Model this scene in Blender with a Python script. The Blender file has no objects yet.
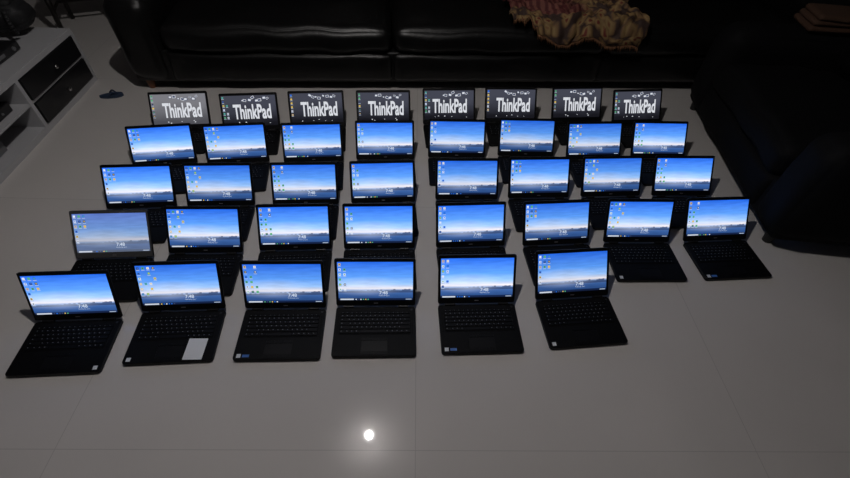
import bpy, bmesh, math, random
from mathutils import Vector, Matrix, noise
random.seed(7)
scene=bpy.context.scene
scene.view_settings.view_transform='Standard'
COL=bpy.context.collection

# ---------------------------------------------------------------- materials
def lin(c):
    return tuple(((v/255)/12.92 if v/255<=.04045 else ((v/255+.055)/1.055)**2.4) for v in c)
def mat(name,rgb,rough=.5,metal=0,spec=.5,emit=None,estr=0,coat=0,bump=None):
    m=bpy.data.materials.new(name);m.use_nodes=True
    nt=m.node_tree;b=nt.nodes["Principled BSDF"]
    b.inputs["Base Color"].default_value=(*rgb,1)
    b.inputs["Roughness"].default_value=rough
    b.inputs["Metallic"].default_value=metal
    b.inputs["Specular IOR Level"].default_value=spec
    b.inputs["Coat Weight"].default_value=coat
    if emit: 
        b.inputs["Emission Color"].default_value=(*emit,1);b.inputs["Emission Strength"].default_value=estr
    # small procedural colour/roughness variation
    tc=nt.nodes.new("ShaderNodeTexCoord");n=nt.nodes.new("ShaderNodeTexNoise")
    n.inputs["Scale"].default_value=bump[0] if bump else 60
    n.inputs["Detail"].default_value=5
    nt.links.new(tc.outputs["Object"],n.inputs["Vector"])
    mr=nt.nodes.new("ShaderNodeMapRange")
    mr.inputs["To Min"].default_value=max(0,rough-.05);mr.inputs["To Max"].default_value=min(1,rough+.05)
    nt.links.new(n.outputs["Fac"],mr.inputs["Value"]);nt.links.new(mr.outputs[0],b.inputs["Roughness"])
    if bump:
        bp=nt.nodes.new("ShaderNodeBump");bp.inputs["Strength"].default_value=bump[1];bp.inputs["Distance"].default_value=bump[2]
        nt.links.new(n.outputs["Fac"],bp.inputs["Height"]);nt.links.new(bp.outputs[0],b.inputs["Normal"])
    return m
def emis(name,rgb,s=1.0):
    m=bpy.data.materials.new(name);m.use_nodes=True;nt=m.node_tree;nt.nodes.clear()
    e=nt.nodes.new("ShaderNodeEmission");o=nt.nodes.new("ShaderNodeOutputMaterial")
    e.inputs[0].default_value=(*rgb,1);e.inputs[1].default_value=s
    nt.links.new(e.outputs[0],o.inputs[0]);return m

M_case=mat("laptop_black_plastic",(.004,.004,.005),.5,spec=.22)
M_deck=mat("laptop_palmrest",(.003,.003,.0035),.55,spec=.11)
M_key=mat("laptop_keycap",(.002,.002,.003),.5,spec=.14)
M_well=mat("keyboard_well",(.0015,.0015,.0015),.7,spec=.1)
M_leg=mat("key_legend",(.22,.23,.26),.6)
M_pad=mat("trackpad_surface",(.004,.004,.005),.45,spec=.16)
M_bez=mat("display_bezel",(.004,.004,.005),.45,spec=.25)
M_bezs=mat("display_bezel_grey",(.09,.09,.095),.45)
M_hinge=mat("hinge_metal",(.03,.03,.032),.35,metal=.6)
M_logo=mat("logo_silver",(.35,.35,.37),.3,metal=.6)
M_stk_w=mat("sticker_white",(.7,.72,.75),.4)
M_stk_b=mat("sticker_blue",(.05,.16,.5),.4)

def wallpaper(name,dull=0.0):
    m=bpy.data.materials.new(name);m.use_nodes=True;nt=m.node_tree;nt.nodes.clear();N=nt.nodes.new;L=nt.links.new
    uv=N("ShaderNodeTexCoord");sp=N("ShaderNodeSeparateXYZ");L(uv.outputs["UV"],sp.inputs[0])
    ramp=N("ShaderNodeValToRGB");L(sp.outputs["Y"],ramp.inputs[0])
    cr=ramp.color_ramp
    stops=[(0,(18,28,54)),(.05,(22,38,74)),(.06,(42,74,128)),(.18,(54,90,150)),(.27,(122,150,196)),(.31,(228,220,222)),(.42,(150,192,245)),(.62,(90,153,240)),(1,(36,100,220))]
    cr.elements[0].position=0;cr.elements[0].color=(*lin(stops[0][1]),1)
    cr.elements[1].position=1;cr.elements[1].color=(*lin(stops[-1][1]),1)
    for p,c in stops[1:-1]:
        e=cr.elements.new(p);e.color=(*lin(c),1)
    oi=N("ShaderNodeObjectInfo")
    mu=N("ShaderNodeMath");mu.operation='MULTIPLY';mu.inputs[1].default_value=34;L(sp.outputs["X"],mu.inputs[0])
    fl=N("ShaderNodeMath");fl.operation='FLOOR';L(mu.outputs[0],fl.inputs[0])
    wn=N("ShaderNodeTexWhiteNoise");wn.noise_dimensions='1D';L(fl.outputs[0],wn.inputs["W"])
    hx=N("ShaderNodeMapRange");hx.inputs[1].default_value=.2;hx.inputs[2].default_value=.95;hx.inputs[3].default_value=.01;hx.inputs[4].default_value=.085
    L(sp.outputs["X"],hx.inputs[0])
    hm=N("ShaderNodeMath");hm.operation='MULTIPLY_ADD';hm.inputs[2].default_value=.245
    L(wn.outputs["Value"],hm.inputs[0]);L(hx.outputs[0],hm.inputs[1])
    lt=N("ShaderNodeMath");lt.operation='LESS_THAN';L(sp.outputs["Y"],lt.inputs[0]);L(hm.outputs[0],lt.inputs[1])
    gt=N("ShaderNodeMath");gt.operation='GREATER_THAN';gt.inputs[1].default_value=.2;L(sp.outputs["Y"],gt.inputs[0])
    sk=N("ShaderNodeMath");sk.operation='MULTIPLY';L(lt.outputs[0],sk.inputs[0]);L(gt.outputs[0],sk.inputs[1])
    sk2=N("ShaderNodeMath");sk2.operation='MULTIPLY';sk2.inputs[1].default_value=.75;L(sk.outputs[0],sk2.inputs[0])
    mx=N("ShaderNodeMix");mx.data_type='RGBA';mx.inputs["B"].default_value=(*lin((30,48,90)),1)
    L(sk2.outputs[0],mx.inputs["Factor"]);L(ramp.outputs[0],mx.inputs["A"])
    gx=N("ShaderNodeVectorMath");gx.operation='SUBTRACT';gx.inputs[1].default_value=(.36,.36,0);L(uv.outputs["UV"],gx.inputs[0])
    gs=N("ShaderNodeVectorMath");gs.operation='MULTIPLY';gs.inputs[1].default_value=(1.7,3.4,0);L(gx.outputs[0],gs.inputs[0])
    gl=N("ShaderNodeVectorMath");gl.operation='LENGTH';L(gs.outputs[0],gl.inputs[0])
    gm=N("ShaderNodeMapRange");gm.interpolation_type='SMOOTHSTEP';gm.inputs[1].default_value=0;gm.inputs[2].default_value=1;gm.inputs[3].default_value=.45;gm.inputs[4].default_value=0
    L(gl.outputs["Value"],gm.inputs[0])
    m2=N("ShaderNodeMix");m2.data_type='RGBA';m2.inputs["B"].default_value=(*lin((212,222,244)),1)
    L(gm.outputs[0],m2.inputs["Factor"]);L(mx.outputs["Result"],m2.inputs["A"])
    mp=N("ShaderNodeMapping");mp.inputs["Scale"].default_value=(2.2,9,1);L(uv.outputs["UV"],mp.inputs[0])
    nz=N("ShaderNodeTexNoise");nz.inputs["Scale"].default_value=1.6;nz.inputs["Detail"].default_value=4;L(mp.outputs[0],nz.inputs["Vector"])
    nm=N("ShaderNodeMapRange");nm.inputs[1].default_value=.3;nm.inputs[2].default_value=.75;nm.inputs[3].default_value=.88;nm.inputs[4].default_value=1.14;L(nz.outputs["Fac"],nm.inputs[0])
    rnd=N("ShaderNodeMapRange");rnd.inputs[3].default_value=.98;rnd.inputs[4].default_value=1.28;L(oi.outputs["Random"],rnd.inputs[0])
    st=N("ShaderNodeMath");st.operation='MULTIPLY';L(nm.outputs[0],st.inputs[0]);L(rnd.outputs[0],st.inputs[1])
    out_c=m2.outputs["Result"]
    if dull:
        m3=N("ShaderNodeMix");m3.data_type='RGBA';m3.inputs["Factor"].default_value=dull;m3.inputs["B"].default_value=(*lin((130,142,165)),1)
        L(out_c,m3.inputs["A"]);out_c=m3.outputs["Result"]
    e=N("ShaderNodeEmission");o=N("ShaderNodeOutputMaterial");L(out_c,e.inputs[0]);L(st.outputs[0],e.inputs[1]);L(e.outputs[0],o.inputs[0])
    return m
M_wall=wallpaper("desktop_wallpaper")
M_walld=wallpaper("desktop_wallpaper_dim",.45)
def darkpaper(name,c0,c1):
    m=bpy.data.materials.new(name);m.use_nodes=True;nt=m.node_tree;nt.nodes.clear();N=nt.nodes.new;L=nt.links.new
    uv=N("ShaderNodeTexCoord");sp=N("ShaderNodeSeparateXYZ");L(uv.outputs["UV"],sp.inputs[0])
    nz=N("ShaderNodeTexNoise");nz.inputs["Scale"].default_value=2.5;L(uv.outputs["UV"],nz.inputs["Vector"])
    ad=N("ShaderNodeMath");ad.operation='MULTIPLY_ADD';ad.inputs[1].default_value=.5;L(nz.outputs["Fac"],ad.inputs[0]);L(sp.outputs["Y"],ad.inputs[2])
    r=N("ShaderNodeValToRGB");L(ad.outputs[0],r.inputs[0])
    r.color_ramp.elements[0].position=.3;r.color_ramp.elements[0].color=(*lin(c0),1)
    r.color_ramp.elements[1].position=1.0;r.color_ramp.elements[1].color=(*lin(c1),1)
    e=N("ShaderNodeEmission");o=N("ShaderNodeOutputMaterial");L(r.outputs[0],e.inputs[0]);L(e.outputs[0],o.inputs[0])
    return m
M_tp=darkpaper("lettering_wallpaper",(24,24,30),(68,70,82))
M_tpl=darkpaper("lettering_wallpaper_light",(76,76,82),(122,122,128))
M_wtxt=emis("screen_white",(.68,.70,.75),1)
M_clk=emis("clock_white",(.60,.68,.82),1)
M_ic=[emis("icon_white",lin((225,232,245))),emis("icon_yellow",lin((225,190,90))),emis("icon_blue",lin((40,110,220))),emis("icon_green",lin((90,175,120))),emis("icon_dark",lin((60,70,100)))]
M_lab=emis("icon_label",lin((205,220,245)),.8)
M_task=emis("taskbar_search",lin((205,212,225)),1)

# ---------------------------------------------------------------- mesh helpers
class MB:
    def __init__(s): s.v=[];s.f=[];s.m=[];s.mats=[]
    def mi(s,m):
        if m not in s.mats: s.mats.append(m)
        return s.mats.index(m)
    def box(s,x0,x1,y0,y1,z0,z1,m,t=0):
        i=len(s.v);k=s.mi(m)
        s.v+=[(x0,y0,z0),(x1,y0,z0),(x1,y1,z0),(x0,y1,z0),(x0+t,y0+t,z1),(x1-t,y0+t,z1),(x1-t,y1-t,z1),(x0+t,y1-t,z1)]
        for q in ((3,2,1,0),(4,5,6,7),(0,1,5,4),(1,2,6,5),(2,3,7,6),(3,0,4,7)):
            s.f.append([i+a for a in q]);s.m.append(k)
    def quad(s,x0,x1,y0,y1,z,m,rot=0):
        i=len(s.v);k=s.mi(m);cx,cy=(x0+x1)/2,(y0+y1)/2
        for x,y in ((x0,y0),(x1,y0),(x1,y1),(x0,y1)):
            dx,dy=x-cx,y-cy
            s.v.append((cx+dx*math.cos(rot)-dy*math.sin(rot),cy+dx*math.sin(rot)+dy*math.cos(rot),z))
        s.f.append([i,i+1,i+2,i+3]);s.m.append(k)
    def slab(s,x0,x1,y0,y1,z0,z1,m,r=.012,ch=.0015,n=5,mtop=None):
        k=s.mi(m);kt=s.mi(mtop) if mtop else k
        def ring(ins,z):
            i=len(s.v);rr=max(r-ins,.0005)
            for cx,cy,a0 in ((x1-r,y1-r,0),(x0+r,y1-r,90),(x0+r,y0+r,180),(x1-r,y0+r,270)):
                for j in range(n+1):
                    a=math.radians(a0+90*j/n);s.v.append((cx+rr*math.cos(a),cy+rr*math.sin(a),z))
            return i
        C=4*(n+1);R=[ring(ch,z0),ring(0,z0+ch),ring(0,z1-ch),ring(ch,z1)]
        s.f.append([R[0]+j for j in range(C)][::-1]);s.m.append(k)
        for a,b in zip(R,R[1:]):
            for j in range(C):
                s.f.append([a+j,a+(j+1)%C,b+(j+1)%C,b+j]);s.m.append(k)
        s.f.append([R[3]+j for j in range(C)]);s.m.append(kt)
    def cyl(s,p0,p1,r0,m,r1=None,n=14):
        r1=r0 if r1 is None else r1
        p0,p1=Vector(p0),Vector(p1);d=(p1-p0).normalized()
        a=d.orthogonal().normalized();b=d.cross(a);i=len(s.v);k=s.mi(m)
        for p,r in ((p0,r0),(p1,r1)):
            for j in range(n):
                t=2*math.pi*j/n;s.v.append(tuple(p+a*r*math.cos(t)+b*r*math.sin(t)))
        for j in range(n):
            s.f.append([i+j,i+(j+1)%n,i+n+(j+1)%n,i+n+j]);s.m.append(k)
        s.f.append([i+j for j in range(n)][::-1]);s.m.append(k);s.f.append([i+n+j for j in range(n)]);s.m.append(k)
    def rbox(s,c,size,r,m,n=10,bulge=(0,0,0),wr=0,seed=0):
        k=s.mi(m);h=[q/2 for q in size];r=min(r,*h);idx={}
        def P(a,b,cc):
            p=[a,b,cc];q=[p[i]*h[i] for i in range(3)]
            inn=[max(-(h[i]-r),min(h[i]-r,q[i])) for i in range(3)]
            d=Vector([q[i]-inn[i] for i in range(3)])
            v=Vector(inn)+(d.normalized()*r if d.length>1e-9 else d)
            w=[math.cos(p[i]*math.pi/2) for i in range(3)]
            v.x+=math.copysign(bulge[0]*w[1]*w[2],p[0])*abs(p[0])
            v.y+=math.copysign(bulge[1]*w[0]**.4*w[2],p[1])*abs(p[1]) if w[0]>0 else 0
            v.z+=math.copysign(bulge[2]*max(w[0],0)**.4*max(w[1],0)**.5,p[2])*abs(p[2])
            if wr: 
                nn=noise.noise(Vector((v.x*5+seed,v.y*5,v.z*7)))
                v+=Vector((0,1,1))*nn*wr
            return (c[0]+v.x,c[1]+v.y,c[2]+v.z)
        def key(a,b,cc): return (round(a,4),round(b,4),round(cc,4))
        def T(j): 
            t=-1+2*j/n
            return math.copysign(1-(1-abs(t))**1.5,t)
        for ax in range(3):
            for sg in (-1,1):
                for i in range(n):
                    for j in range(n):
                        f=[]
                        for di,dj in ((0,0),(1,0),(1,1),(0,1)):
                            q=[0,0,0];q[ax]=sg;q[(ax+1)%3]=T(i+di);q[(ax+2)%3]=T(j+dj)
                            kk=key(*q)
                            if kk not in idx: idx[kk]=len(s.v);s.v.append(P(*q))
                            f.append(idx[kk])
                        if sg<0:f.reverse()
                        s.f.append(f);s.m.append(k)
    def mesh(s,name,smooth=False):
        me=bpy.data.meshes.new(name);me.from_pydata(s.v,[],s.f)
        for m in s.mats: me.materials.append(m)
        me.polygons.foreach_set("material_index",s.m)
        if smooth: me.polygons.foreach_set("use_smooth",[True]*len(s.f))
        me.update();return me
def obj(name,me,parent=None,loc=(0,0,0),rot=(0,0,0)):
    o=bpy.data.objects.new(name,me);COL.objects.link(o);o.location=loc;o.rotation_euler=rot
    if parent: o.parent=parent
    return o
def empty(name,loc=(0,0,0),rz=0):
    o=bpy.data.objects.new(name,None);COL.objects.link(o);o.location=loc;o.rotation_euler=(0,0,rz);o.empty_display_size=.1
    return o
def textmesh(body,size,m,offset=0,align='LEFT'):
    cu=bpy.data.curves.new("txt","FONT");cu.body=body;cu.size=size;cu.offset=offset;cu.align_x=align;cu.resolution_u=3
    o=bpy.data.objects.new("txt",cu);COL.objects.link(o)
    bpy.context.view_layer.update()
    me=bpy.data.meshes.new_from_object(o);bpy.data.objects.remove(o)
    me.materials.clear();me.materials.append(m);return me

# ---------------------------------------------------------------- laptop meshes
W2=.1660
def base_mesh():
    b=MB()
    b.slab(-W2,W2,-.228,.0,.002,.0175,M_case,r=.012,ch=.002,mtop=M_deck)
    for x in (-.14,.14):
        for y in (-.205,-.02): b.cyl((x,y,0),(x,y,.003),.008,M_well,n=10)
    z=.0176
    b.quad(-.1445,.1445,-.1345,-.0255,z,M_well)
    rows=[(-.0315,.0085,[1]*15),(-.0465,.0155,[1]*13+[1.9]),(-.0645,.0155,[1.5]+[1]*12+[1.4]),(-.0825,.0155,[1.8]+[1]*11+[2.1]),(-.1005,.0155,[2.3]+[1]*10+[2.6]),(-.1190,.0155,[1.2,1,1,1.1,5.4,1.1,1,1,1.05,1.05])]
    for y,h,ws in rows:
        tot=sum(ws);x=-.1425;u=.285/tot
        for i,w in enumerate(ws):
            x1=x+w*u
            b.box(x+.0011,x1-.0011,y-h/2+.0008,y+h/2-.0008,z,z+.0019,M_key,t=.0008)
            if w<5:
                cx=x+min(w*u,.018)*.36
                b.quad(cx-.0017,cx+.0017,y-.0002+h*.05,y+.0030 if h>.01 else y+.0014,z+.00195,M_leg)
            x=x1
    b.cyl((0,-.0915,z),(0,-.0915,z+.0035),.0032,M_well,n=10)
    b.box(-.052,.052,-.2085,-.1605,z,z+.0005,M_pad,t=.0004)
    for x0,x1 in ((-.052,-.0185),(-.0175,.0165),(.0175,.052)):
        b.box(x0,x1,-.1595,-.1480,z,z+.0010,M_key,t=.0006)
    for x0,x1 in ((-.052,-.0005),(.0005,.052)):
        b.box(x0,x1,-.2220,-.2095,z,z+.0009,M_key,t=.0006)
    b.cyl((.150,-.016,z-.001),(.150,-.016,z+.0008),.0045,M_hinge,n=16)
    for i in range(16): b.box(-.155,-.149,-.13+i*.006,-.1275+i*.006,z-.001,z+.0003,M_well);b.box(.149,.155,-.13+i*.006,-.1275+i*.006,z-.001,z+.0003,M_well)
    for x in (-.115,.115): b.cyl((x-.022,-.001,.0195),(x+.022,-.001,.0195),.0055,M_hinge,n=14)
    return b.mesh("laptop_base")
def lid_mesh(bz,logo=True):
    b=MB()
    b.slab(-W2,W2,.004,.2195,-.0085,0,M_case,r=.010,ch=.0015)
    z=.0001
    X,Y0,Y1=.1553,.0305,.2055
    b.box(-W2+.002,W2-.002,.006,Y0,z-.001,.0012,bz,t=.0005)
    b.box(-W2+.002,W2-.002,Y1,.2178,z-.001,.0012,bz,t=.0005)
    b.box(-W2+.002,-X,Y0,Y1,z-.001,.0012,bz,t=.0004)
    b.box(X,W2-.002,Y0,Y1,z-.001,.0012,bz,t=.0004)
    if logo: b.box(-.009,.009,.0150,.0190,.0010,.0014,M_logo,t=.0002)
    b.cyl((0,.2115,.0010),(0,.2115,.0014),.0016,M_pad,n=10)
    for x in (-.012,.012): b.box(x-.002,x+.002,.2180,.2192,-.001,.0008,M_hinge)
    return b.mesh("laptop_lid")
def disp_mesh(m):
    me=bpy.data.meshes.new("display")
    me.from_pydata([(-.155,.031,.0005),(.155,.031,.0005),(.155,.205,.0005),(-.155,.205,.0005)],[],[(0,1,2,3)])
    uv=me.uv_layers.new(name="UVMap")
    for i,c in enumerate(((0,0),(1,0),(1,1),(0,1))): uv.data[i].uv=c
    me.materials.append(m);return me
def icons_mesh(seed,cols,task=True,rows=6):
    rd=random.Random(seed);b=MB()
    for c in range(cols):
        for r in range(rows):
            if c>=1 and rd.random()<.2+.1*c: continue
            x=-.146+c*.0195;y=.194-r*.0225
            if y<.06: continue
            k=rd.choice(M_ic)
            b.quad(x-.0048,x+.0048,y-.0048,y+.0048,.0008,k)
            b.quad(x-.0020,x+.0026,y-.0020,y+.0026,.0009,rd.choice(M_ic))
            b.quad(x-.0065,x+.0065,y-.0092,y-.0070,.0008,M_lab)
    if task:
        b.quad(-.148,-.092,.0325,.0385,.0008,M_task)
        for i in range(6): b.quad(-.085+i*.010,-.080+i*.010,.0328,.0372,.0008,rd.choice(M_ic))
        b.quad(.125,.150,.0335,.0365,.0008,M_lab)
    return b.mesh("desktop_icons")
ME_base=base_mesh();ME_lid=lid_mesh(M_bez);ME_lids=lid_mesh(M_bezs);ME_lidn=lid_mesh(M_bez,False)
ME_d=disp_mesh(M_wall);ME_dd=disp_mesh(M_walld);ME_t=disp_mesh(M_tp);ME_tl=disp_mesh(M_tpl)
ME_ic=[icons_mesh(s,c) for s,c in ((1,2),(2,3),(3,3),(4,2),(5,4))]
ME_ict=[icons_mesh(s,c,False) for s,c in ((11,1),(12,2),(13,1))]
ME_clock=textmesh("7:48",.021,M_clk,offset=.00025)
ME_clock2=textmesh("Wednesday, July 5",.0060,M_clk,offset=0)
ME_tp=textmesh("ThinkPad",.060,M_wtxt,offset=.0017,align='CENTER')
def doodle_mesh(seed):
    rd=random.Random(seed);b=MB()
    for i in range(8):
        x=-.04+i*.021+rd.uniform(-.005,.005);y=.174+rd.uniform(0,.020)
        w=rd.uniform(.006,.011);a=rd.uniform(-.6,.6)
        b.quad(x-w,x+w,y-w*.75,y+w*.75,.0008,M_wtxt if i%2 else M_ic[4],a)
        b.quad(x-w*.72,x+w*.72,y-w*.5,y+w*.5,.0009,M_ic[4] if i%2 else M_wtxt,a)
    for i in range(5):
        x=rd.uniform(-.10,.13);y=rd.uniform(.040,.055);w=rd.uniform(.002,.004)
        b.quad(x-w,x+w,y-w*.6,y+w*.6,.0008,M_wtxt,rd.uniform(-.5,.5))
    return b.mesh("doodles")
ME_doo=[doodle_mesh(s) for s in (21,22,23)]

DATA="""1 0 -1.490 2.208 9.7 35.7
1 1 -1.080 2.237 9.7 33.3
1 2 -0.695 2.308 8.9 34.4
1 3 -0.295 2.360 7.0 34.5
1 4 0.110 2.431 7.2 35.1
1 5 0.501 2.487 5.6 34.9
1 6 0.935 2.543 7.6 33.9
1 7 1.331 2.559 8.5 35.4
2 0 -1.443 1.869 11.8 33.0
2 1 -1.059 1.922 10.1 33.2
2 2 -0.651 1.974 8.0 33.5
2 3 -0.253 2.034 6.2 33.9
2 4 0.155 2.090 4.5 32.7
2 5 0.563 2.142 4.2 33.3
2 6 0.965 2.152 7.0 34.7
2 7 1.360 2.198 4.7 36.0
3 0 -1.415 1.533 7.8 35.7
3 1 -1.036 1.579 6.2 34.2
3 2 -0.618 1.624 6.2 34.7
3 3 -0.226 1.674 7.2 34.9
3 4 0.208 1.735 5.4 34.6
3 5 0.594 1.782 6.4 35.1
3 6 0.991 1.829 6.7 34.8
3 7 1.388 1.869 5.2 36.1
4 0 -1.385 1.212 6.7 37.3
4 1 -0.998 1.271 5.0 36.4
4 2 -0.597 1.321 6.2 35.4
4 3 -0.211 1.359 5.6 33.7
4 4 0.220 1.404 6.8 33.3
4 5 0.637 1.451 7.9 35.7
4 6 1.040 1.499 4.5 32.3
4 7 1.446 1.543 7.3 36.7
5 0 -1.366 0.893 6.5 24.2
5 1 -0.973 0.964 6.5 29.1
5 2 -0.562 1.002 4.6 26.8
5 3 -0.190 1.040 4.4 28.2
5 4 0.237 1.083 5.3 34.8
5 5 0.660 1.142 8.4 38.8"""
stick={(5,0):1,(5,1):-1,(5,2):-1,(5,4):-1,(5,5):-1,(4,6):-1,(4,7):-1}
for li,line in enumerate(DATA.splitlines()):
    a=line.split();r,c=int(a[0]),int(a[1]);x,y,t,al=map(float,a[2:])
    L=empty("laptop",(x,y,0),math.radians(t))
    obj("base",ME_base,L)
    rot=(math.radians(90-al),0,0);o=(0,0,.018)
    silver=(r,c)==(4,0)
    obj("lid",ME_lids if silver else (ME_lidn if r==1 else ME_lid),L,o,rot)
    P=empty("display_assembly",o);P.rotation_euler=rot;P.parent=L
    if r>1:
        obj("display",ME_dd if silver else ME_d,P)
        obj("desktop_icons",ME_ic[(li*3+r)%5],P)
        obj("clock_widget",ME_clock,P,(.014,.058,.0009))
        obj("date_widget",ME_clock2,P,(.012,.050,.0009))
    else:
        obj("display",ME_tl if c==0 else ME_t,P)
        k=obj("lettering",ME_tp,P,(.016 if c!=4 else .005,.074,.0010));k.scale=(.97,1.9,1)
        obj("doodles",ME_doo[c%3],P)
        obj("desktop_icons",ME_ict[c%3],P)
    if (r,c) in stick:
        s=stick[(r,c)];b=MB()
        b.box(s*.145-.008,s*.145+.008,-.219,-.203,.0174,.0180,M_stk_w,t=.0001)
        if (r,c) in ((5,2),(5,4),(4,7)): b.box(-.131,-.105,-.217,-.206,.0174,.0180,M_stk_b,t=.0001)
        obj("palmrest_stickers",b.mesh("stickers"),L)
b=MB();b.slab(-.036,.036,-.045,.045,0,.0012,mat("white_card_paper",(.75,.76,.78),.6),r=.002,ch=.0003)
cx,cy=-.973,.964;t=math.radians(6.5);lx,ly=.092,-.178
obj("paper_note",b.mesh("paper_note"),None,(cx+lx*math.cos(t)-ly*math.sin(t),cy+lx*math.sin(t)+ly*math.cos(t),.0190),(0,0,math.radians(4)))

# ---------------------------------------------------------------- room
def floor_mat():
    m=bpy.data.materials.new("polished_floor_tile");m.use_nodes=True;nt=m.node_tree;N=nt.nodes.new;L=nt.links.new
    b=nt.nodes["Principled BSDF"]
    tc=N("ShaderNodeTexCoord");mp=N("ShaderNodeMapping");mp.vector_type='POINT'
    mp.inputs["Rotation"].default_value=(0,0,math.radians(-3));mp.inputs["Location"].default_value=(-.035,-.48,0)
    L(tc.outputs["Object"],mp.inputs[0])
    br=N("ShaderNodeTexBrick");br.offset=0;br.squash=1
    br.inputs["Scale"].default_value=1;br.inputs["Brick Width"].default_value=1.2;br.inputs["Row Height"].default_value=1.2
    br.inputs["Mortar Size"].default_value=.0014;br.inputs["Mortar Smooth"].default_value=.3
    br.inputs["Color1"].default_value=(.60,.572,.555,1);br.inputs["Color2"].default_value=(.61,.582,.565,1);br.inputs["Mortar"].default_value=(.46,.44,.43,1)
    L(mp.outputs[0],br.inputs["Vector"])
    nz=N("ShaderNodeTexNoise");nz.inputs["Scale"].default_value=1.3;nz.inputs["Detail"].default_value=6;L(tc.outputs["Object"],nz.inputs["Vector"])
    mr=N("ShaderNodeMapRange");mr.inputs[1].default_value=.3;mr.inputs[2].default_value=.7;mr.inputs[3].default_value=.95;mr.inputs[4].default_value=1.04;L(nz.outputs["Fac"],mr.inputs[0])
    mx=N("ShaderNodeVectorMath");mx.operation='SCALE';L(br.outputs["Color"],mx.inputs[0]);L(mr.outputs[0],mx.inputs["Scale"])
    L(mx.outputs[0],b.inputs["Base Color"])
    b.inputs["Roughness"].default_value=.032;b.inputs["Specular IOR Level"].default_value=.5
    return m
def plane(name,pts,m):
    me=bpy.data.meshes.new(name);me.from_pydata(pts,[],[(0,1,2,3)]);me.materials.append(m);return obj(name,me)
X0,X1,Y0,Y1,H=-4.2,4.6,-2.2,5.0,2.75
M_wp=mat("wall_paint",(.10,.095,.095),.8,bump=(90,.05,.001));M_ce=mat("ceiling_paint",(.12,.115,.115),.85)
plane("floor",[(X0,Y0,0),(X1,Y0,0),(X1,Y1,0),(X0,Y1,0)],floor_mat())
plane("ceiling",[(X0,Y0,H),(X0,Y1,H),(X1,Y1,H),(X1,Y0,H)],M_ce)
plane("wall_back",[(X0,Y1,0),(X1,Y1,0),(X1,Y1,H),(X0,Y1,H)],M_wp)
plane("wall_front",[(X1,Y0,0),(X0,Y0,0),(X0,Y0,H),(X1,Y0,H)],M_wp)
plane("wall_left",[(X0,Y0,0),(X0,Y1,0),(X0,Y1,H),(X0,Y0,H)],M_wp)
plane("wall_right",[(X1,Y1,0),(X1,Y0,0),(X1,Y0,H),(X1,Y1,H)],M_wp)
M_bb=mat("baseboard_paint",(.2,.19,.19),.5)
for nm,q in (("baseboard_back",(X0,X1,Y1-.015,Y1)),("baseboard_left",(X0,X0+.015,Y0,Y1-.015)),("baseboard_right",(X1-.015,X1,Y0,Y1-.015))):
    b=MB();b.box(*q,0,.09,M_bb);obj(nm,b.mesh(nm))

# ---------------------------------------------------------------- sofas
M_lea=mat("black_leather",(.005,.0048,.005),.38,spec=.32,bump=(38,.35,.004))
M_fab=mat("black_upholstery",(.004,.004,.0048),.75,spec=.12,bump=(60,.3,.003))
M_foot=mat("sofa_wood_foot",(.16,.055,.02),.4);M_footd=mat("armchair_dark_foot",(.01,.01,.01),.5)
def sofa(name,loc,rz,length,ncush,depth=.92,arm=.27,M=None,MF=None):
    M_lea=M
    S=empty(name,loc,rz)
    b=MB()
    b.rbox((length/2,depth/2,.165),(length-.04,depth-.04,.22),.03,M_lea,n=10)
    obj("frame",b.mesh("frame",True),S)
    cw=(length-2*arm)/ncush
    for i in range(ncush):
        b=MB();cx=arm+cw*(i+.5)
        b.rbox((cx,.33,.345),(cw-.008,.68,.17),.06,M_lea,n=22,bulge=(0,.015,.025),wr=.012,seed=i*9)
        b.rbox((cx,.035,.17),(cw-.008,.07,.19),.03,M_lea,n=18,bulge=(0,.015,0),wr=.008,seed=i*5+3)
        obj("seat_cushion_%d"%(i+1),b.mesh("seat_cushion",True),S)
        b=MB();b.rbox((cx,.70,.66),(cw-.008,.24,.46),.09,M_lea,n=18,bulge=(0,.04,.02),wr=.012,seed=i*7+1)
        o=obj("back_cushion_%d"%(i+1),b.mesh("back_cushion",True),S)
    for i,x in enumerate((arm/2,length-arm/2)):
        b=MB();b.rbox((x,depth/2-.01,.32),(arm,depth-.0,.52),.09,M_lea,n=18,bulge=(.01,.015,.02),wr=.01,seed=i+20)
        obj("arm_%d"%(i+1),b.mesh("arm",True),S)
    b=MB();b.rbox((length/2,depth-.06,.47),(length-.06,.14,.78),.06,M_lea,n=12);obj("backrest",b.mesh("backrest",True),S)
    for i,(x,y) in enumerate(((.08,.07),(length-.08,.07),(.08,depth-.08),(length-.08,depth-.08))):
        b=MB();b.cyl((x,y,0),(x,y,.07),.022,MF,.03);obj("foot_%d"%(i+1),b.mesh("foot"),S)
    return S
sofa("leather_sofa",(-1.97,2.62,0),math.radians(6.5),4.83,3,M=M_lea,MF=M_foot)
sofa("upholstered_armchair",(1.745,2.91,0),math.radians(-93.4),1.40,1,depth=.95,arm=.24,M=M_fab,MF=M_footd)

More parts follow.
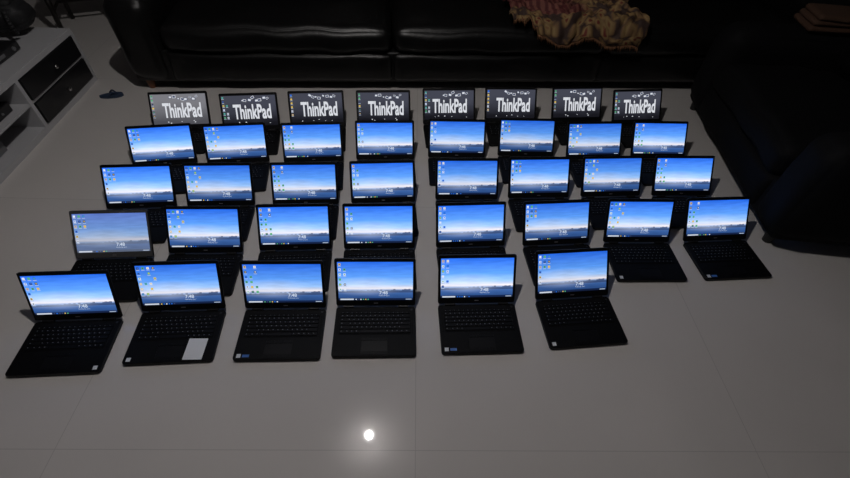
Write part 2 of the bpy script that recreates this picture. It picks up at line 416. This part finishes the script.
def shawl():
    m=bpy.data.materials.new("patterned_shawl_cloth");m.use_nodes=True;nt=m.node_tree;N=nt.nodes.new;L=nt.links.new
    b=nt.nodes["Principled BSDF"];tc=N("ShaderNodeTexCoord");sp=N("ShaderNodeSeparateXYZ");L(tc.outputs["UV"],sp.inputs[0])
    nd=N("ShaderNodeTexNoise");nd.inputs["Scale"].default_value=8;L(tc.outputs["UV"],nd.inputs["Vector"])
    av=N("ShaderNodeMix");av.data_type='VECTOR';av.inputs["Factor"].default_value=.12;L(tc.outputs["UV"],av.inputs["A"]);L(nd.outputs["Color"],av.inputs["B"])
    vo=N("ShaderNodeTexVoronoi");vo.inputs["Scale"].default_value=15;vo.feature='F1';L(av.outputs["Result"],vo.inputs["Vector"])
    wv=N("ShaderNodeTexWave");wv.inputs["Scale"].default_value=7;wv.inputs["Distortion"].default_value=3;wv.inputs["Detail"].default_value=3;L(tc.outputs["UV"],wv.inputs["Vector"])
    r1=N("ShaderNodeValToRGB");L(vo.outputs["Distance"],r1.inputs[0]);e=r1.color_ramp.elements
    e[0].position=.15;e[0].color=(.14,.02,.012,1);e[1].position=.3;e[1].color=(.27,.18,.07,1)
    x=r1.color_ramp.elements.new(.48);x.color=(.18,.10,.04,1);x=r1.color_ramp.elements.new(.64);x.color=(.04,.02,.015,1)
    r2=N("ShaderNodeValToRGB");L(wv.outputs["Fac"],r2.inputs[0]);e=r2.color_ramp.elements
    e[0].position=.3;e[0].color=(.07,.008,.008,1);e[1].position=.75;e[1].color=(.16,.055,.04,1)
    mr=N("ShaderNodeMapRange");mr.inputs[1].default_value=.50;mr.inputs[2].default_value=.64;L(sp.outputs["X"],mr.inputs[0])
    ed=N("ShaderNodeMath");ed.operation='LESS_THAN';ed.inputs[1].default_value=.22;L(sp.outputs["Y"],ed.inputs[0])
    mxx=N("ShaderNodeMath");mxx.operation='MAXIMUM';L(mr.outputs[0],mxx.inputs[0]);L(ed.outputs[0],mxx.inputs[1])
    mx=N("ShaderNodeMix");mx.data_type='RGBA';L(mxx.outputs[0],mx.inputs["Factor"]);L(r2.outputs[0],mx.inputs["A"]);L(r1.outputs[0],mx.inputs["B"])
    L(mx.outputs["Result"],b.inputs["Base Color"]);b.inputs["Roughness"].default_value=.8
    nu,nv=110,80;V=[];F=[];UV=[]
    for j in range(nv+1):
        for i in range(nu+1):
            u=i/nu;v=j/nv
            hang=-.03+.10*noise.noise(Vector((u*4.1,2.2,0)))+.11*u
            s=v*.60-hang
            x=2.44+u*.84+.07*noise.noise(Vector((v*4,7.7,0)))+.04*math.sin(v*9)*(u-.5)
            if s<0: y=-.045;z=.425+s
            else:
                y=-.045+s;z=.448+.02*min(1,s/.1)
                if s<.05: z=.425+.030*math.sin(s/.05*math.pi/2)
            f=noise.noise(Vector((u*7+v*3,v*5-u*2,1.3)))*.5+.5
            g=abs(noise.noise(Vector((u*13,v*9,4.1))))
            h=abs(noise.noise(Vector((u*24+v*6,v*14,9.1))))
            amp=.07*min(1,max(s,0)/.08+.35)
            if s<0: y-=f*.04+g*.03
            else: z+=f*amp+g*.05+h*.018; y-=f*.02
            z+=.012
            V.append((x,y,z));UV.append((u,v))
    for j in range(nv):
        for i in range(nu):
            a=j*(nu+1)+i;F.append((a,a+1,a+nu+2,a+nu+1))
    for i in range(0,nu,1):
        p=Vector(V[i]);l=.022+.016*random.random();k=len(V)
        V+= [tuple(p),tuple(p+Vector((.005,0,0))),tuple(p+Vector((.004+random.uniform(-.006,.006),-.008,-l)))];UV+=[(.7,.1)]*3
        F.append((k,k+1,k+2))
    me=bpy.data.meshes.new("patterned_shawl");me.from_pydata(V,[],F)
    ul=me.uv_layers.new(name="UVMap")
    for lp in me.loops: ul.data[lp.index].uv=UV[lp.vertex_index]
    me.polygons.foreach_set("use_smooth",[True]*len(me.polygons));me.materials.append(m)
    o=obj("patterned_shawl",me,None,(-1.97,2.62,0),(0,0,math.radians(6.5)))
    md=o.modifiers.new("t","SOLIDIFY");md.thickness=.004
shawl()
# brown blanket folded on the armchair's far arm
M_br=mat("brown_blanket_fabric",(.06,.027,.014),.85,bump=(70,.5,.004))
b=MB()
for i in range(3): b.rbox((.006*i,-.005*i,.018+.030*i),(.36-.01*i,.20-.006*i,.032),.016,M_br,n=14,bulge=(.004,.004,.003),wr=.006,seed=i*3)
obj("folded_blanket",b.mesh("folded_blanket",True),None,(2.30,2.77,.606),(0,0,math.radians(-3)))

# ---------------------------------------------------------------- left cabinet
M_cw=mat("cabinet_white_laminate",(.46,.46,.48),.4);M_cb=mat("cabinet_black_front",(.010,.010,.012),.3)
M_kn=mat("knob_chrome",(.5,.5,.5),.25,metal=1)
C=empty("drawer_cabinet",(-2.27,2.33,0),math.radians(4))
b=MB();yh=.42;b.box(-.50,0,-.82,yh,0,.035,M_cw)
b.box(-.50,0,-.82,yh,.315,.345,M_cw,t=.003)
for y in (-.82,-.20,yh-.025): b.box(-.50,0,y,y+.025,.035,.315,M_cw)
b.box(-.50,-.48,-.80,yh-.03,.035,.315,M_cb)
b.box(-.48,-.003,-.175,yh-.025,.172,.184,M_cw);b.box(-.48,-.003,-.795,-.2,.172,.184,M_cw)
obj("carcass",b.mesh("carcass"),C)
k=0
for y0,y1 in ((-.165,yh-.035),):
    for z0,z1 in ((.042,.168),(.188,.310)):
        k+=1;b=MB();b.slab(y0,y1,z0,z1,0,.018,M_cb,r=.004,ch=.002)
        o=obj("drawer_%d"%k,b.mesh("drawer"),C,(-.012,0,0));o.rotation_euler=(math.radians(90),0,math.radians(90))
        b=MB();yc=(y0+y1)/2;zc=(z0+z1)/2;b.cyl((.004,yc,zc),(.018,yc,zc),.006,M_kn);b.cyl((.018,yc,zc),(.028,yc,zc),.013,M_kn,.011)
        obj("knob_%d"%k,b.mesh("knob",True),C)
M_dev=mat("device_black_plastic",(.012,.012,.014),.3);M_devg=mat("device_grey_plastic",(.16,.16,.17),.4)
b=MB();b.slab(-.34,-.05,-.62,-.26,.185,.235,M_dev,r=.01,ch=.003);b.box(-.052,-.048,-.57,-.50,.200,.215,M_devg)
for i in range(4): b.cyl((-.05,-.46+i*.04,.208),(-.044,-.46+i*.04,.208),.006,M_devg,n=12)
b.slab(-.36,-.08,-.74,-.42,.036,.115,M_devg,r=.008,ch=.003)
obj("media_players",b.mesh("media_players"),C)
# flat dark set-top box with feet and front display on the cabinet top
b=MB();b.slab(-.16,.16,-.11,.11,.008,.050,M_dev,r=.012,ch=.003);b.box(-.10,.02,-.1115,-.109,.020,.038,M_devg)
for x in (-.13,.13):
    for y in (-.08,.08): b.cyl((x,y,0),(x,y,.010),.012,M_dev,n=12)
b.cyl((.10,-.110,.029),(.10,-.118,.029),.011,M_devg)
obj("set_top_box",b.mesh("set_top_box"),None,(-2.50,2.28,.3455),(0,0,math.radians(94)))
M_bag=mat("black_nylon",(.012,.012,.014),.7,bump=(120,.3,.002))
B=empty("backpack",(-2.57,2.62,.384),math.radians(15))
b=MB();b.rbox((0,0,.075),(.30,.22,.13),.06,M_bag,n=16,bulge=(.01,.01,.02),wr=.02,seed=3);b.rbox((0,0,.15),(.22,.15,.05),.03,M_bag,n=10,wr=.01)
obj("body",b.mesh("body",True),B)
b=MB()
for s in (-1,1):
    pts=[Vector((s*.08+.02*math.sin(t*3),-.10-.05*math.sin(t*math.pi),.13-.12*t)) for t in [i/8 for i in range(9)]]
    for p,q in zip(pts,pts[1:]): b.cyl(p,q,.012,M_bag,n=8)
obj("straps",b.mesh("straps",True),B)

M_wd=mat("dark_wood",(.010,.008,.007),.4)
for dx,dy,a in ((-2.72,3.55,25),(-2.62,4.25,-10)):
    D=empty("wooden_chair",(dx,dy,0),math.radians(a))
    b=MB()
    for x in (-.19,.19):
        b.cyl((x*1.08,-.2,0),(x,-.18,.44),.015,M_wd,.022);b.cyl((x*1.08,.23,0),(x,.19,.44),.015,M_wd,.022)
        b.cyl((x,.19,.44),(x*.95,.26,.92),.020,M_wd,.016);b.cyl((x*1.04,-.19,.2),(x*1.04,.21,.2),.010,M_wd)
    b.cyl((-.2,.02,.2),(.2,.02,.2),.010,M_wd)
    obj("frame",b.mesh("frame",True),D)
    b=MB();b.rbox((0,0,.455),(.44,.44,.05),.02,M_wd,n=10,bulge=(0,0,.01));obj("seat",b.mesh("seat",True),D)
    b=MB()
    for z in (.6,.74,.88): b.rbox((0,.225+(z-.6)*.12,z),(.37,.022,.07),.01,M_wd,n=6)
    obj("back_slats",b.mesh("back_slats",True),D)

M_bl=mat("blue_foam",(.025,.045,.09),.6);M_bl2=mat("blue_strap",(.015,.03,.07),.6)
S=empty("slipper",(-2.10,2.55,0),math.radians(-70))
b=MB();n=20;k=b.mi(M_bl)
for z in (0,.016):
    for j in range(n):
        a=2*math.pi*j/n;w=.026+.007*math.sin(a);b.v.append((w*math.cos(a),.070*math.sin(a),z))
for j in range(n): b.f.append([j,(j+1)%n,n+(j+1)%n,n+j]);b.m.append(k)
b.f.append(list(range(n,2*n)));b.m.append(k);b.f.append(list(range(n))[::-1]);b.m.append(k)
obj("sole",b.mesh("sole"),S)
b=MB()
for s in (-1,1):
    pts=[Vector((s*.028*(1-t),-.01+.048*t,.014+.022*math.sin(t*math.pi))) for t in [i/6 for i in range(7)]]
    for p,q in zip(pts,pts[1:]): b.cyl(p,q,.005,M_bl2,n=8)
obj("strap",b.mesh("strap",True),S)

# ---------------------------------------------------------------- ceiling lamp (the spot mirrored in the floor)
Lm=empty("ceiling_lamp",(-.405,1.37,0))
M_fix=mat("lamp_white_plastic",(.7,.7,.7),.4)
b=MB();b.cyl((0,0,2.72),(0,0,2.75),.05,M_fix,n=32);b.cyl((0,0,2.635),(0,0,2.72),.012,M_fix,.022,n=24);obj("holder",b.mesh("holder",True),Lm)
b=MB();b.rbox((0,0,2.61),(.042,.042,.05),.021,emis("bulb_glow",(1,.96,.93),3400),n=10);obj("bulb",b.mesh("bulb",True),Lm)

w=bpy.data.worlds.new("World");scene.world=w;w.use_nodes=True
w.node_tree.nodes["Background"].inputs[0].default_value=(.02,.022,.028,1);w.node_tree.nodes["Background"].inputs[1].default_value=1

# ---------------------------------------------------------------- camera
cd=bpy.data.cameras.new("camera");co=bpy.data.objects.new("camera",cd);COL.objects.link(co)
cd.sensor_width=36;cd.lens=443.9/850*36;cd.clip_start=.05
ph,ro=math.radians(47.89),math.radians(3.39)
fw=Vector((0,math.cos(ph),-math.sin(ph)));rt=Vector((1,0,0));up=rt.cross(fw)
r2=rt*math.cos(ro)+up*math.sin(ro);u2=-rt*math.sin(ro)+up*math.cos(ro)
co.matrix_world=Matrix.Translation((0,0,1.613))@Matrix((r2,u2,-fw)).transposed().to_4x4()
scene.camera=co
